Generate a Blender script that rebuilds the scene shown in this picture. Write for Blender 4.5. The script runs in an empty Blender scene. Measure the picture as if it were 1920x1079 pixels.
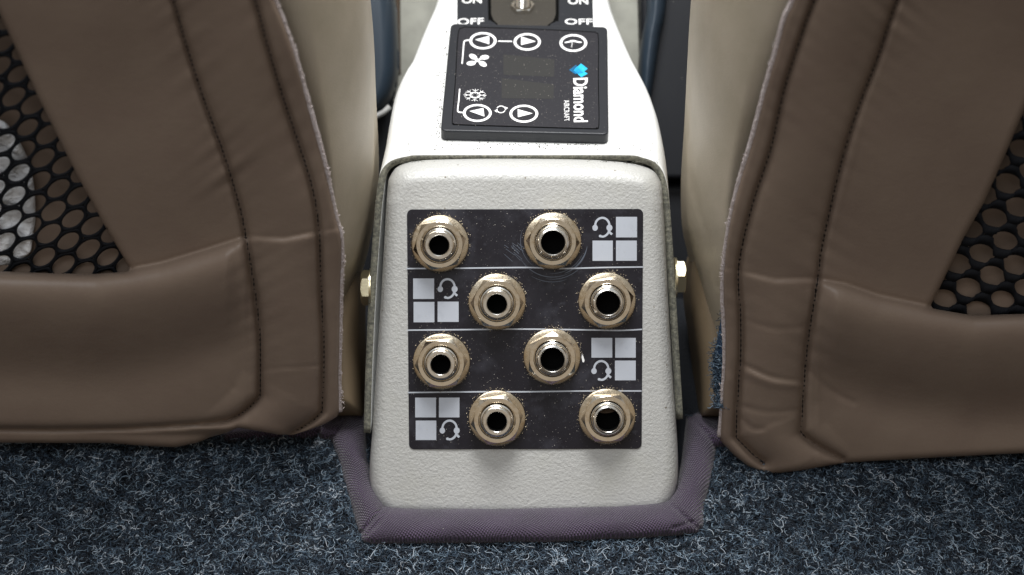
import bpy, bmesh, math, random
import numpy as np
from mathutils import Vector, Matrix
random.seed(7); rng = np.random.default_rng(11)
D = bpy.data; scn = bpy.context.scene; COL = scn.collection

# ------------------------------------------------------------------ camera, world, lights, exposure
TH = math.radians(43.0); FPX = 3150.0
CAM = np.array([0.0, -36.6, 39.56])                       # centimetres
FW = np.array([0, math.cos(TH), -math.sin(TH)]); UP = np.array([0, math.sin(TH), math.cos(TH)]); RT = np.array([1.0, 0, 0])
cd = D.cameras.new('camera'); cam = D.objects.new('camera', cd); COL.objects.link(cam)
cam.location = CAM * .01; cam.rotation_euler = (math.radians(90) - TH, 0, 0)
cd.sensor_width = 36; cd.lens = 36 * FPX / 1920; cd.clip_start = .02; cd.clip_end = 20
cd.dof.use_dof = True; cd.dof.focus_distance = .498; cd.dof.aperture_fstop = 10
scn.camera = cam
w = D.worlds.new('World'); scn.world = w; w.use_nodes = True
nt = w.node_tree; bg = nt.nodes['Background']
tc = nt.nodes.new('ShaderNodeTexCoord'); sx = nt.nodes.new('ShaderNodeSeparateXYZ'); cr = nt.nodes.new('ShaderNodeValToRGB')
nt.links.new(tc.outputs['Generated'], sx.inputs[0])
mr = nt.nodes.new('ShaderNodeMapRange'); mr.inputs[1].default_value = -1; mr.inputs[2].default_value = 1
nt.links.new(sx.outputs[2], mr.inputs[0]); nt.links.new(mr.outputs[0], cr.inputs[0]); nt.links.new(cr.outputs[0], bg.inputs[0])
e = cr.color_ramp.elements
e[0].position = .35; e[0].color = (.03, .028, .026, 1); e[1].position = 1; e[1].color = (.9, .97, 1, 1)
for p, c in ((.56, (.22, .18, .14, 1)), (.72, (.62, .54, .44, 1)), (.84, (.50, .48, .45, 1))):
    k = e.new(p); k.color = c
bg.inputs[1].default_value = .66
def area(name, loc, target, size, size_y, power, color):
    l = D.lights.new(name, 'AREA'); l.shape = 'RECTANGLE'; l.size = size * .01; l.size_y = size_y * .01; l.energy = power; l.color = color
    o = D.objects.new(name, l); COL.objects.link(o); o.location = np.array(loc) * .01
    o.rotation_euler = (Vector(target) - Vector(loc)).to_track_quat('-Z', 'Y').to_euler(); return o
area('canopy_light', (1, 13, 62), (0, 3, 4), 25, 19, 4.9, (1.0, .995, .985))
area('window_light', (-14, -30, 75), (0, 0, 3), 45, 30, 1.75, (.93, .96, 1.0))
scn.view_settings.view_transform = 'Standard'; scn.view_settings.look = 'None'
scn.view_settings.exposure = 0; scn.view_settings.gamma = 1

# ------------------------------------------------------------------ pixel <-> space helpers (cm)
def P(px, py, d):
    px, py, d = np.broadcast_arrays(np.asarray(px, float), np.asarray(py, float), np.asarray(d, float))
    return CAM + FW * d[..., None] + RT * ((px - 960) / FPX * d)[..., None] + UP * ((539.5 - py) / FPX * d)[..., None]
def ray_plane(px, py, p0, n):
    r = P(px, py, 1.0) - CAM
    t = ((np.asarray(p0) - CAM) @ n) / (r @ n)
    return CAM + r * np.asarray(t)[..., None]
NF = np.array([0, -math.cos(math.radians(36.5)), math.sin(math.radians(36.5))])       # normal of the jack face
F0 = P(985, 620, 50)
def FP(px, py, h=0.0): return ray_plane(px, py, F0 + NF * h, NF)
def FD(px, py, h=0.0): return (FP(px, py, h) - CAM) @ FW
ZT = FP(985, 291, -.7)[2]
ZN = np.array([0, 0, 1.0])
def TP(px, py, h=0.0): return ray_plane(px, py, np.array([0, 0, ZT + h]), ZN)
def GD(px, py, z=0.0): return (ray_plane(px, py, np.array([0, 0, z]), ZN) - CAM) @ FW

def smooth(pts, n=8, closed=False):
    """Catmull-Rom; a point given twice in a row is a corner"""
    pts = [np.array(p, float) for p in pts]; out = []; N = len(pts)
    rngk = range(N if closed else N - 1)
    for i in rngk:
        p1, p2 = pts[i], pts[(i + 1) % N]
        if np.allclose(p1, p2): continue
        p0 = pts[(i - 1) % N] if (closed or i > 0) else p1
        p3 = pts[(i + 2) % N] if (closed or i + 2 < N) else p2
        for k in range(n):
            t = k / n
            out.append(.5 * ((2 * p1) + (-p0 + p2) * t + (2 * p0 - 5 * p1 + 4 * p2 - p3) * t * t + (-p0 + 3 * p1 - 3 * p2 + p3) * t ** 3))
    if not closed: out.append(pts[-1])
    return np.array(out)
def seg_dist(X, poly, closed=False):
    """distance and arc length of nearest point, nearest point itself"""
    A = poly if closed else poly[:-1]; B = np.roll(poly, -1, 0) if closed else poly[1:]
    best = np.full(len(X), 1e9); s = np.zeros(len(X)); near = np.zeros_like(X); acc = 0
    for a, b in zip(A, B):
        ab = b - a; L = math.hypot(*ab)
        if L < 1e-9: continue
        t = np.clip(((X - a) @ ab) / L ** 2, 0, 1); q = a + t[:, None] * ab
        d = np.hypot(*(X - q).T); m = d < best
        best[m] = d[m]; s[m] = acc + t[m] * L; near[m] = q[m]; acc += L
    return best, s, near
def inside(X, poly):
    r = np.zeros(len(X), bool); x, y = X.T
    for (x1, y1), (x2, y2) in zip(poly, np.roll(poly, -1, 0)):
        if y1 == y2: continue
        c = ((y1 > y) != (y2 > y)) & (x < (x2 - x1) * (y - y1) / (y2 - y1) + x1); r ^= c
    return r
def noise1(s, seed, f=1.0):
    r = np.random.default_rng(seed); o = 0
    for k in range(9): o = o + math.sin(0) + np.sin(s * f * r.uniform(.35, 1.9) + r.uniform(0, 6.28)) * r.uniform(.4, 1)
    return o / 3.2
def noise2(x, y, seed, f):
    r = np.random.default_rng(seed); o = 0
    for k in range(10):
        a = r.uniform(0, 6.28); q = f * r.uniform(.5, 1.6)
        o = o + np.sin((x * math.cos(a) + y * math.sin(a)) * q + r.uniform(0, 6.28))
    return o / 3.2

# ------------------------------------------------------------------ object helpers
def root(name, loc, label, cat, group=None, kind=None):
    o = D.objects.new(name, None); COL.objects.link(o); o.location = np.array(loc) * .01; o.empty_display_size = .01
    tag(o, label, cat, group, kind); return o
def tag(o, label=None, cat=None, group=None, kind=None):
    if label: o['label'] = label
    if cat: o['category'] = cat
    if group: o['group'] = group
    if kind: o['kind'] = kind
    return o
def wloc(p):
    v = np.zeros(3)
    while p is not None: v = v + np.array(p.location); p = p.parent
    return v
def mesh(name, V, F, m, parent=None, sm=True, mats=None, fm=None, local=False):
    V = np.asarray(V, float) * .01
    if not local: V = V - wloc(parent)
    me = D.meshes.new(name); me.from_pydata(V.tolist(), [], [list(map(int, f)) for f in F])
    for x in (mats or [m]): me.materials.append(x)
    if sm: me.polygons.foreach_set('use_smooth', [True] * len(me.polygons))
    if fm is not None: me.polygons.foreach_set('material_index', list(map(int, fm)))
    me.update(); o = D.objects.new(name, me); COL.objects.link(o)
    if parent: o.parent = parent
    return o
def recalc(o):
    bm = bmesh.new(); bm.from_mesh(o.data); bmesh.ops.recalc_face_normals(bm, faces=bm.faces); bm.to_mesh(o.data); bm.free(); return o
def bevel_mod(o, wcm, seg=3):
    b = o.modifiers.new('b', 'BEVEL'); b.width = wcm * .01; b.segments = seg; b.limit_method = 'ANGLE'; b.angle_limit = math.radians(35); return o

def pad(name, poly, dfn, m, parent, R=20, Dz=.3, thick=.4, step=4.0, extra=None, cap=True):
    poly = np.asarray(poly, float); lo = poly.min(0) - step; hi = poly.max(0) + step
    xs = np.arange(lo[0], hi[0] + step, step); ys = np.arange(lo[1], hi[1] + step, step)
    gx, gy = np.meshgrid(xs, ys); X = np.stack([gx.ravel(), gy.ravel()], 1); nx, ny = len(xs), len(ys)
    ins = inside(X, poly); dist, _, near = seg_dist(X, poly, True)
    i = np.arange((ny - 1) * nx).reshape(ny - 1, nx)[:, :-1].ravel()
    q = np.stack([i, i + 1, i + 1 + nx, i + nx], 1)
    keep = ins[q].sum(1) >= 1
    q = q[keep]; Y = np.where(ins[:, None], X, near)
    dist = np.where(ins, dist, 0)
    Rv = R(Y[:, 0], Y[:, 1]) if callable(R) else R
    Dv = Dz(Y[:, 0], Y[:, 1]) if callable(Dz) else Dz
    def depth(Z, dd):
        Rr = R(Z[:, 0], Z[:, 1]) if callable(R) else R
        Dd = Dz(Z[:, 0], Z[:, 1]) if callable(Dz) else Dz
        u = 1 - np.clip(dd / Rr, 0, 1)
        d = dfn(Z[:, 0], Z[:, 1]) + Dd * (1 - np.sqrt(np.clip(1 - u * u, 0, 1)))
        return d + (extra(Z) if extra else 0)
    d = depth(Y, dist); V = P(Y[:, 0], Y[:, 1], d)
    used = np.unique(q); mp = -np.ones(len(Y), int); mp[used] = np.arange(len(used)); V = V[used]; q = mp[q]; n = len(V)
    q = q[:, ::-1]                                           # towards the camera
    E = {}
    for f in q:
        for k in range(4):
            a, b = int(f[k]), int(f[(k + 1) % 4])
            if (b, a) in E: del E[(b, a)]
            else: E[(a, b)] = 1
    F = q.tolist(); bverts = sorted({a for ab in E for a in ab})
    if cap:
        V = np.vstack([V, V + FW * thick]); F += (q[:, ::-1] + n).tolist()
        F += [[b, a, a + n, b + n] for a, b in E]
    else:
        bm_ = {a: n + k for k, a in enumerate(bverts)}; V = np.vstack([V, V[bverts] + FW * thick])
        F += [[b, a, bm_[a], bm_[b]] for a, b in E]
    o = mesh(name, V, F, m, parent)
    o_depth = lambda Z: depth(np.asarray(Z, float), seg_dist(np.asarray(Z, float), poly, True)[0])
    return o, o_depth

def tubes(name, paths, r, m, parent, sides=6, cap=True):
    V = []; F = []
    for path in paths:
        path = np.asarray(path, float); n = len(path); b0 = len(V)
        rr = r if np.isscalar(r) else r
        for i, p in enumerate(path):
            t = path[min(i + 1, n - 1)] - path[max(i - 1, 0)]; t = t / (np.linalg.norm(t) + 1e-12)
            a = np.cross(t, [.31, .52, .79]); a /= np.linalg.norm(a) + 1e-12; b = np.cross(t, a)
            for k in range(sides):
                g = 2 * math.pi * k / sides; V.append(p + rr * (a * math.cos(g) + b * math.sin(g)))
        for i in range(n - 1):
            for k in range(sides):
                k2 = (k + 1) % sides; F.append([b0 + i * sides + k, b0 + i * sides + k2, b0 + (i + 1) * sides + k2, b0 + (i + 1) * sides + k])
        if cap: F.append([b0 + k for k in range(sides)][::-1]); F.append([b0 + (n - 1) * sides + k for k in range(sides)])
    return recalc(mesh(name, V, F, m, parent))

def stroke_vf(pts, wd, closed=False):
    pts = np.asarray(pts, float); n = len(pts); V = []; F = []
    for i in range(n):
        a = pts[(i - 1) % n] if (closed or i > 0) else pts[i]; b = pts[(i + 1) % n] if (closed or i < n - 1) else pts[i]
        t = b - a; t = t / (math.hypot(*t) + 1e-9); nn = np.array([-t[1], t[0]]); w_ = wd if np.isscalar(wd) else wd[i]
        V += [pts[i] + nn * w_ / 2, pts[i] - nn * w_ / 2]
    for i in range(n if closed else n - 1):
        j = (i + 1) % n; F.append([2 * i, 2 * i + 1, 2 * j + 1, 2 * j])
    return V, F
def ell(cx, cy, rx, ry, n=40, a0=0, a1=360, rot=0):
    t = np.radians(np.linspace(a0, a1, n, endpoint=(a1 - a0) < 360)); c, s = math.cos(math.radians(rot)), math.sin(math.radians(rot))
    x, y = rx * np.cos(t), ry * np.sin(t); return np.stack([cx + x * c - y * s, cy + x * s + y * c], 1)
def decal(name, shapes, plane, m, parent, h):
    """shapes: list of ('poly', pts) or ('stroke', pts, width, closed), in photo pixels on a plane of the thing"""
    V = []; F = []
    for k, s in enumerate(shapes):
        b = len(V)
        if s[0] == 'poly': v = list(s[1]); f = [list(range(len(v)))]
        elif s[0] == 'mesh': v, f = list(s[1]), s[2]
        else: v, f = stroke_vf(s[1], s[2], s[3] if len(s) > 3 else False)
        hh = h + .0015 * k
        v = np.array(v); V += list(plane(v[:, 0], v[:, 1], hh)); F += [[b + q for q in g] for g in f]
    o = mesh(name, V, F, m, parent, sm=False)
    return o
def text_shape(s, quad, bold=0.0, shear=0.0):
    c = D.curves.new('t', 'FONT'); c.body = s; c.offset = bold; c.shear = shear; c.resolution_u = 4
    o = D.objects.new('t', c); COL.objects.link(o); bpy.context.view_layer.update()
    me = D.meshes.new_from_object(o.evaluated_get(bpy.context.evaluated_depsgraph_get()))
    v = np.array([x.co[:2] for x in me.vertices]); f = [list(p.vertices) for p in me.polygons]
    D.objects.remove(o); D.curves.remove(c); D.meshes.remove(me)
    v = (v - v.min(0)) / (v.max(0) - v.min(0)); q = np.array(quad, float)     # (0,0) (1,0) (1,1) (0,1)
    u, t = v[:, :1], v[:, 1:]
    return ('mesh', (1 - u) * (1 - t) * q[0] + u * (1 - t) * q[1] + u * t * q[2] + (1 - u) * t * q[3], f)

# ------------------------------------------------------------------ materials
def mat(name, col, rough=.5, metal=0., bumps=(), var=(), specks=(), spec=.5, sheen=0., attr=None, coat=0., roughvar=None, weave=None):
    m = D.materials.new(name); m.use_nodes = True; n = m.node_tree; b = n.nodes['Principled BSDF']; L = n.links.new
    b.inputs['Roughness'].default_value = rough; b.inputs['Metallic'].default_value = metal
    b.inputs['Specular IOR Level'].default_value = spec
    if sheen: b.inputs['Sheen Weight'].default_value = sheen; b.inputs['Sheen Roughness'].default_value = .4
    if coat: b.inputs['Coat Weight'].default_value = coat; b.inputs['Coat Roughness'].default_value = .15
    t = n.nodes.new('ShaderNodeTexCoord'); mp = n.nodes.new('ShaderNodeMapping'); mp.inputs['Scale'].default_value = (100, 100, 100)
    L(t.outputs['Object'], mp.inputs[0]); vec = mp.outputs[0]
    rgb = n.nodes.new('ShaderNodeRGB'); rgb.outputs[0].default_value = (*col, 1); cur = rgb.outputs[0]
    def noise(sc, det=3, ro=.5):
        x = n.nodes.new('ShaderNodeTexNoise'); x.inputs['Scale'].default_value = sc; x.inputs['Detail'].default_value = det
        x.inputs['Roughness'].default_value = ro; L(vec, x.inputs['Vector']); return x.outputs[0]
    def mapr(sock, a, b_, c=0., d=1.):
        x = n.nodes.new('ShaderNodeMapRange'); x.inputs[1].default_value = a; x.inputs[2].default_value = b_
        x.inputs[3].default_value = c; x.inputs[4].default_value = d; L(sock, x.inputs[0]); return x.outputs[0]
    def mix(f, c1, c2):
        x = n.nodes.new('ShaderNodeMix'); x.data_type = 'RGBA'; L(f, x.inputs['Factor']); L(c1, x.inputs['A'])
        if hasattr(c2, 'links') or hasattr(c2, 'is_linked'): L(c2, x.inputs['B'])
        else: x.inputs['B'].default_value = (*c2, 1)
        return x.outputs['Result']
    if attr:
        a = n.nodes.new('ShaderNodeAttribute'); a.attribute_name = attr[0]; r = n.nodes.new('ShaderNodeValToRGB'); L(a.outputs['Fac'], r.inputs[0])
        el = r.color_ramp.elements
        for k, (p, c) in enumerate(attr[1]):
            x = el[k] if k < 2 else el.new(p); x.position = p; x.color = (*c, 1)
        cur = r.outputs[0]
    for sc, lo, hi, c2 in var: cur = mix(mapr(noise(sc, 4, .6), lo, hi), cur, c2)
    for sc, rad, prob, c2 in specks:                       # dust specks / flecks: small dots, some of the cells only
        v = n.nodes.new('ShaderNodeTexVoronoi'); v.inputs['Scale'].default_value = sc; L(vec, v.inputs['Vector'])
        s = n.nodes.new('ShaderNodeSeparateColor'); L(v.outputs['Color'], s.inputs[0])
        mm = n.nodes.new('ShaderNodeMath'); mm.operation = 'MULTIPLY'
        L(mapr(v.outputs['Distance'], rad, rad * .5), mm.inputs[0]); L(mapr(s.outputs[0], 1 - prob, 1 - prob + .02), mm.inputs[1])
        cur = mix(mm.outputs[0], cur, c2)
    if weave:
        h = []
        for rz in (.55, .55 + math.pi / 2):
            mq = n.nodes.new('ShaderNodeMapping'); mq.inputs['Rotation'].default_value = (0, 0, rz); L(vec, mq.inputs[0])
            wv = n.nodes.new('ShaderNodeTexWave'); wv.inputs['Scale'].default_value = weave[0]; wv.inputs['Distortion'].default_value = 1.0
            wv.inputs['Detail'].default_value = 1; wv.inputs['Detail Scale'].default_value = 2; L(mq.outputs[0], wv.inputs[0]); h.append(wv.outputs['Fac'])
        mm = n.nodes.new('ShaderNodeMath'); mm.operation = 'MULTIPLY'; L(h[0], mm.inputs[0]); L(h[1], mm.inputs[1])
        cur = mix(mapr(mm.outputs[0], .05, .6), cur, weave[1])
    L(cur, b.inputs['Base Color'])
    if roughvar:
        L(mapr(noise(roughvar[0], 4, .65), .3, .7, roughvar[1], roughvar[2]), b.inputs['Roughness'])
    last = None
    for bp in bumps:
        sc, st, dist = bp[:3]
        x = n.nodes.new('ShaderNodeBump'); x.inputs['Strength'].default_value = st; x.inputs['Distance'].default_value = dist * .01
        if len(bp) > 3 and bp[3] == 'weave':
            h = []
            for rotz in (.6, .6 + math.pi / 2):
                mq = n.nodes.new('ShaderNodeMapping'); mq.inputs['Rotation'].default_value = (0, 0, rotz); L(vec, mq.inputs[0])
                wv = n.nodes.new('ShaderNodeTexWave'); wv.inputs['Scale'].default_value = sc; wv.inputs['Distortion'].default_value = 1.2
                wv.inputs['Detail'].default_value = 1; wv.inputs['Detail Scale'].default_value = 3; L(mq.outputs[0], wv.inputs[0]); h.append(wv.outputs['Fac'])
            mm = n.nodes.new('ShaderNodeMath'); mm.operation = 'MULTIPLY'; L(h[0], mm.inputs[0]); L(h[1], mm.inputs[1]); L(mm.outputs[0], x.inputs['Height'])
        elif len(bp) > 3 and bp[3] == 'cell':
            v = n.nodes.new('ShaderNodeTexVoronoi'); v.inputs['Scale'].default_value = sc; v.feature = 'SMOOTH_F1'; L(vec, v.inputs['Vector']); L(v.outputs['Distance'], x.inputs['Height'])
        else: L(noise(sc, 3, .6), x.inputs['Height'])
        if last: L(last, x.inputs['Normal'])
        last = x.outputs[0]
    if last: L(last, b.inputs['Normal'])
    return m
LE = (.230, .173, .134)
M = dict(
    white=mat('white_gelcoat', (.84, .85, .84), .42, bumps=[(9, .3, .03)], var=[(1.2, .55, .8, (.78, .78, .74))], specks=[(3.2, .085, .22, (.10, .08, .05)), (7, .10, .06, (.08, .07, .05))]),
    cut=mat('cut_laminate_edge', (.095, .095, .08), .75, bumps=[(14, .8, .03), (40, .5, .01)], var=[(9, .35, .7, (.28, .27, .21)), (22, .5, .75, (.06, .06, .05))]),
    box=mat('stippled_paint', (.475, .475, .46), .32, bumps=[(12, .8, .030), (5, .35, .03), (26, .3, .01)], var=[(.7, .5, .8, (.46, .46, .43))], specks=[(2.6, .09, .22, (.16, .13, .09)), (1.1, .06, .14, (.38, .31, .19))]),
    placard=mat('black_placard', (.012, .011, .016), .36, bumps=[(30, .12, .005)], var=[(1.1, .52, .80, (.040, .040, .052)), (4.0, .60, .80, (.035, .035, .045))], spec=.35,
                specks=[(11, .13, .22, (.30, .28, .27)), (20, .17, .25, (.16, .155, .16)), (4.5, .06, .2, (.6, .58, .52))], roughvar=(1.3, .25, .55)),
    ink=mat('white_print', (.47, .50, .56), .45, bumps=[(20, .15, .006)], var=[(3, .55, .8, (.42, .45, .51))], specks=[(6, .05, .1, (.3, .3, .3))]),
    inkw=mat('bright_print', (.88, .88, .88), .45),
    nickel=mat('tarnished_nickel', (.66, .56, .42), .20, 1., bumps=[(26, .3, .008), (5, .2, .015)], var=[(7, .45, .8, (.54, .42, .27)), (2, .5, .8, (.72, .66, .55))], specks=[(14, .16, .16, (.75, .62, .40)), (18, .15, .12, (.12, .09, .05))], roughvar=(9, .12, .36)),
    nut=mat('nut_nickel', (.82, .75, .64), .13, 1., bumps=[(20, .12, .005)], var=[(6, .5, .8, (.60, .48, .32))], specks=[(15, .14, .10, (.45, .33, .18))]),
    chrome=mat('bright_nickel', (.86, .84, .80), .15, 1., bumps=[(20, .1, .004)], var=[(6, .5, .8, (.62, .52, .40))], specks=[(16, .12, .10, (.3, .24, .15))]),
    hole=mat('recess_shade_black', (.003, .003, .003), .9, spec=.05),  # near black colour stands in for shade inside the shallow bores and gaps
    plastic=mat('black_plastic', (.016, .018, .023), .38, bumps=[(30, .5, .01)], specks=[(11, .13, .14, (.20, .20, .20))], spec=.4),
    membrane=mat('keypad_membrane', (.017, .017, .022), .42, bumps=[(30, .35, .008)], specks=[(12, .17, .30, (.13, .125, .125)), (6, .06, .20, (.7, .67, .6)), (18, .25, .35, (.06, .06, .065))], spec=.35),
    lcd=mat('display_window', (.028, .028, .028), .42, specks=[(13, .17, .35, (.09, .085, .08))], spec=.3),
    cyan=mat('cyan_print', (.01, .42, .72), .45), cyan2=mat('deep_cyan_print', (.0, .22, .50), .45),
    switchplate=mat('dusty_brown_plate', (.030, .026, .020), .5, bumps=[(30, .4, .008)], specks=[(12, .12, .25, (.45, .42, .36)), (22, .18, .3, (.16, .14, .11))]),
    leather=mat('taupe_leather', LE, .43, bumps=[(13, .22, .012, 'cell'), (30, .25, .006), (2.2, .12, .05), (.9, .15, .10)], specks=[(1.6, .022, .12, (.07, .05, .04))], var=[(.5, .35, .75, (.205, .150, .118))], spec=.35),
    bolster=mat('beige_bolster_leather', (.50, .438, .345), .5, bumps=[(24, .5, .010, 'cell'), (1.6, .1, .04)], var=[(.7, .4, .8, (.42, .37, .28))], spec=.4),
    sidepanel=mat('brown_side_leather', (.20, .15, .095), .5, bumps=[(24, .25, .008)], spec=.35),
    thread=mat('dark_thread', (.018, .012, .010), .8, bumps=[(60, .4, .01)]),
    lining=mat('pale_lining_edge', (.62, .56, .57), .9, bumps=[(40, .6, .02)], var=[(18, .4, .7, (.30, .23, .19))]),
    net=mat('black_net', (.008, .009, .012), .8, spec=.2),
    paper=mat('crumpled_white_paper', (.84, .86, .90), .7, bumps=[(2.5, .8, .25), (8, .4, .05)]),
    trim=mat('purple_woven_fabric', (.022, .016, .028), .85, bumps=[(4.6, 1., .04, 'weave'), (9, .4, .02)], weave=(4.6, (.088, .055, .110)), var=[(1.5, .45, .8, (.032, .026, .038))], specks=[(5, .05, .15, (.7, .68, .65))], sheen=.25),
    pile=mat('carpet_fibre', (.1, .1, .1), .62, attr=('tone', [(0, (.004, .006, .011)), (1, (.55, .60, .66)), (.38, (.008, .016, .030)), (.64, (.050, .085, .130)), (.82, (.21, .29, .37))])),
    floor=mat('carpet_backing', (.006, .008, .012), .95, bumps=[(6, .8, .05)]),
    slate=mat('slate_blue_plastic', (.018, .030, .045), .38, bumps=[(20, .15, .01)], specks=[(3, .05, .2, (.3, .28, .22))]),
    darkp=mat('black_plastic_and_gap_shade', (.007, .008, .011), .5, spec=.3, bumps=[(16, .2, .01)], specks=[(3.5, .05, .25, (.25, .25, .22))]),  # plastic side panel, and the added sheets that stand for gap shade
    greylip=mat('grey_lip', (.30, .30, .29), .6),
    wall=mat('grey_beige_lining', (.33, .33, .29), .8, bumps=[(6, .3, .05)], var=[(1.2, .4, .7, (.26, .26, .23))]),
    brown=mat('brown_webbing', (.075, .05, .032), .9, bumps=[(14, .6, .03)]),
    brass=mat('zinc_bolt', (.80, .72, .50), .28, 1., bumps=[(20, .3, .01)]),
    bluecloth=mat('navy_cloth', (.022, .055, .12), .9, bumps=[(16, .6, .03)]),
)

# ------------------------------------------------------------------ floor and carpet
SX = 60
fl = mesh('floor', [(-SX, -45, 0), (SX, -45, 0), (SX, 60, 0), (-SX, 60, 0)], [[0, 1, 2, 3]], M['floor'])
tag(fl, 'dark cabin floor under the grey blue carpet', 'floor', kind='structure')

TRIM = smooth([(655, 762), (684, 776), (684, 776), (688, 850), (712, 935), (760, 953), (985, 953), (1215, 945), (1262, 925), (1277, 870), (1288, 782), (1288, 782),
               (1312, 774), (1352, 777), (1375, 790), (1390, 830), (1345, 842), (1345, 842), (1334, 900), (1322, 955), (1318, 992), (1290, 1004), (1150, 1013), (985, 1019), (760, 1021), (690, 1020), (672, 1000), (655, 940), (632, 860),
               (620, 826), (620, 826), (560, 826), (480, 830), (420, 830), (420, 800), (520, 785), (600, 775)], 5, True)
def in_trim_fibres(px, py):
    X = np.stack([px, py], 1); i = inside(X, TRIM); d = seg_dist(X, TRIM, True)[0]; box = (px > 680) & (px < 1290) & (py < 985)
    return (i & (d > 5)) | box
def fibres(name, base, N, parent, m, rad=.0095, npt=11, stepl=.052, zc=.30, flat=.45, tone=None):
    d = rng.normal(size=(N, 3)); d[:, 2] = np.abs(d[:, 2]) * flat; d /= np.linalg.norm(d, axis=1)[:, None]
    ax = rng.normal(size=(N, 3)); ax /= np.linalg.norm(ax, axis=1)[:, None]
    w_ = rng.uniform(.25, 1.05, N); p = base.copy(); pts = [p.copy()]
    for k in range(npt - 1):
        c, s = np.cos(w_)[:, None], np.sin(w_)[:, None]
        d = d * c + np.cross(ax, d) * s + ax * (np.sum(ax * d, 1)[:, None]) * (1 - c)
        d = d + rng.normal(size=(N, 3)) * .08; d /= np.linalg.norm(d, axis=1)[:, None]
        dz = d.copy(); dz[:, 2] *= .6
        p = p + dz * stepl; p[:, 2] = np.where(p[:, 2] < .02, .04 - p[:, 2], p[:, 2]); p[:, 2] = np.where(p[:, 2] > zc, p[:, 2] - .5 * (p[:, 2] - zc), p[:, 2])
        pts.append(p.copy())
    pts = np.stack(pts, 1)                                    # N,npt,3
    T = np.gradient(pts, axis=1); T /= np.linalg.norm(T, axis=2)[..., None] + 1e-9
    ref = rng.normal(size=(N, 1, 3)); A = np.cross(T, ref); A /= np.linalg.norm(A, axis=2)[..., None] + 1e-9; B = np.cross(T, A)
    rr = rad * rng.uniform(.7, 1.3, (N, 1, 1)); V = np.stack([pts + rr * (A * math.cos(g) + B * math.sin(g)) for g in (0, 2.094, 4.189)], 2)  # N,npt,3,3
    V = V.reshape(-1, 3)
    idx = np.arange(N * npt * 3).reshape(N, npt, 3); a = idx[:, :-1]; b = idx[:, 1:]
    F = np.stack([a, np.roll(a, -1, 2), np.roll(b, -1, 2), b], -1).reshape(-1, 4)
    me = D.meshes.new(name); me.vertices.add(len(V)); me.vertices.foreach_set('co', ((V * .01) - wloc(parent)).ravel())
    me.loops.add(F.size); me.loops.foreach_set('vertex_index', F.ravel().astype(np.int32)); me.polygons.add(len(F))
    me.polygons.foreach_set('loop_start', np.arange(0, F.size, 4, dtype=np.int32)); me.polygons.foreach_set('use_smooth', np.ones(len(F), bool))
    at = me.attributes.new('tone', 'FLOAT', 'POINT'); t = tone if tone is not None else rng.uniform(0, 1, N) ** 1.25
    at.data.foreach_set('value', np.repeat(t, npt * 3).astype(np.float32))
    me.materials.append(m); me.update(calc_edges=True); o = D.objects.new(name, me); COL.objects.link(o)
    if parent: o.parent = parent
    return o
def px_of(W):
    r = W - CAM; d = r @ FW; return 960 + (r @ RT) / d * FPX, 539.5 - (r @ UP) / d * FPX
yb = ray_plane(960, 1120, np.zeros(3), ZN)[1]; yt = ray_plane(960, 790, np.zeros(3), ZN)[1]
NF_ = 125000
B = np.stack([rng.uniform(-17.5, 17.5, NF_), rng.uniform(yb, yt, NF_), rng.uniform(0, 1, NF_) ** .8 * .33], 1)
clump = .55 * noise2(B[:, 0], B[:, 1], 3, 6.5) + .7 * noise2(B[:, 0], B[:, 1], 5, 11.0)
B[:, 2] *= np.clip(.85 + .35 * clump, .2, 1.5)
px, py = px_of(B); keep = ~in_trim_fibres(px, py) & (rng.uniform(-1.9, 1.2, NF_) < clump + .35); B = B[keep]; cl = clump[keep]
pile = fibres('carpet_pile', B, len(B), None, M['pile'], tone=np.clip(rng.uniform(0, 1, len(B)) ** 1.1 * (.92 + .08 * cl), 0, 1))
tag(pile, 'curly blue and grey looped carpet covering the cabin floor', 'carpet', kind='stuff')

# ------------------------------------------------------------------ fabric trim round the console foot
tr_root = root('fabric_trim', P(985, 985, 50), 'padded purple grey fabric edging wrapped round the foot of the white box', 'trim')
creases = [smooth([(668, 1012), (690, 985), (720, 950)], 4), smooth([(683, 1008), (706, 984), (728, 956)], 4), smooth([(1322, 1000), (1290, 975), (1262, 948)], 4), smooth([(1300, 978), (1280, 985), (1262, 990)], 4),
           smooth([(1297, 786), (1325, 812), (1345, 842)], 4), smooth([(618, 828), (640, 800), (650, 770)], 4)]
def trim_extra(Z):
    o = .05 * noise2(Z[:, 0], Z[:, 1], 8, .05)
    for k, c in enumerate(creases):
        d = seg_dist(Z, c)[0]; o = o + (.16, .08, .14, .09, .18, .1)[k] * np.exp(-(d / 3.5) ** 2)
    return o
def trim_depth(x, y): return GD(x, y) - .95 + np.where(x < 600, .35, 0)
pad('padded_edging', TRIM, trim_depth, M['trim'], tr_root, R=34, Dz=.85, thick=.3, step=3.0, extra=trim_extra, cap=False)
# seam line of loose thread along the outer edge
edge = [p for p in TRIM if (p[0] < 700 and 835 < p[1]) or p[1] > 990 or (p[0] > 1310 and p[1] > 845)]
pb = []
for p in edge:
    for k in range(16):
        q = np.array(p) + rng.normal(0, 4, 2); pb.append(P(q[0], q[1], GD(q[0], q[1]) - rng.uniform(.1, .35)))
fz = fibres('edge_fuzz', np.array(pb), len(pb), tr_root, M['pile'], rad=.009, zc=.5, tone=rng.uniform(.2, .95, len(pb)))
fz['kind'] = 'stuff'

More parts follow.
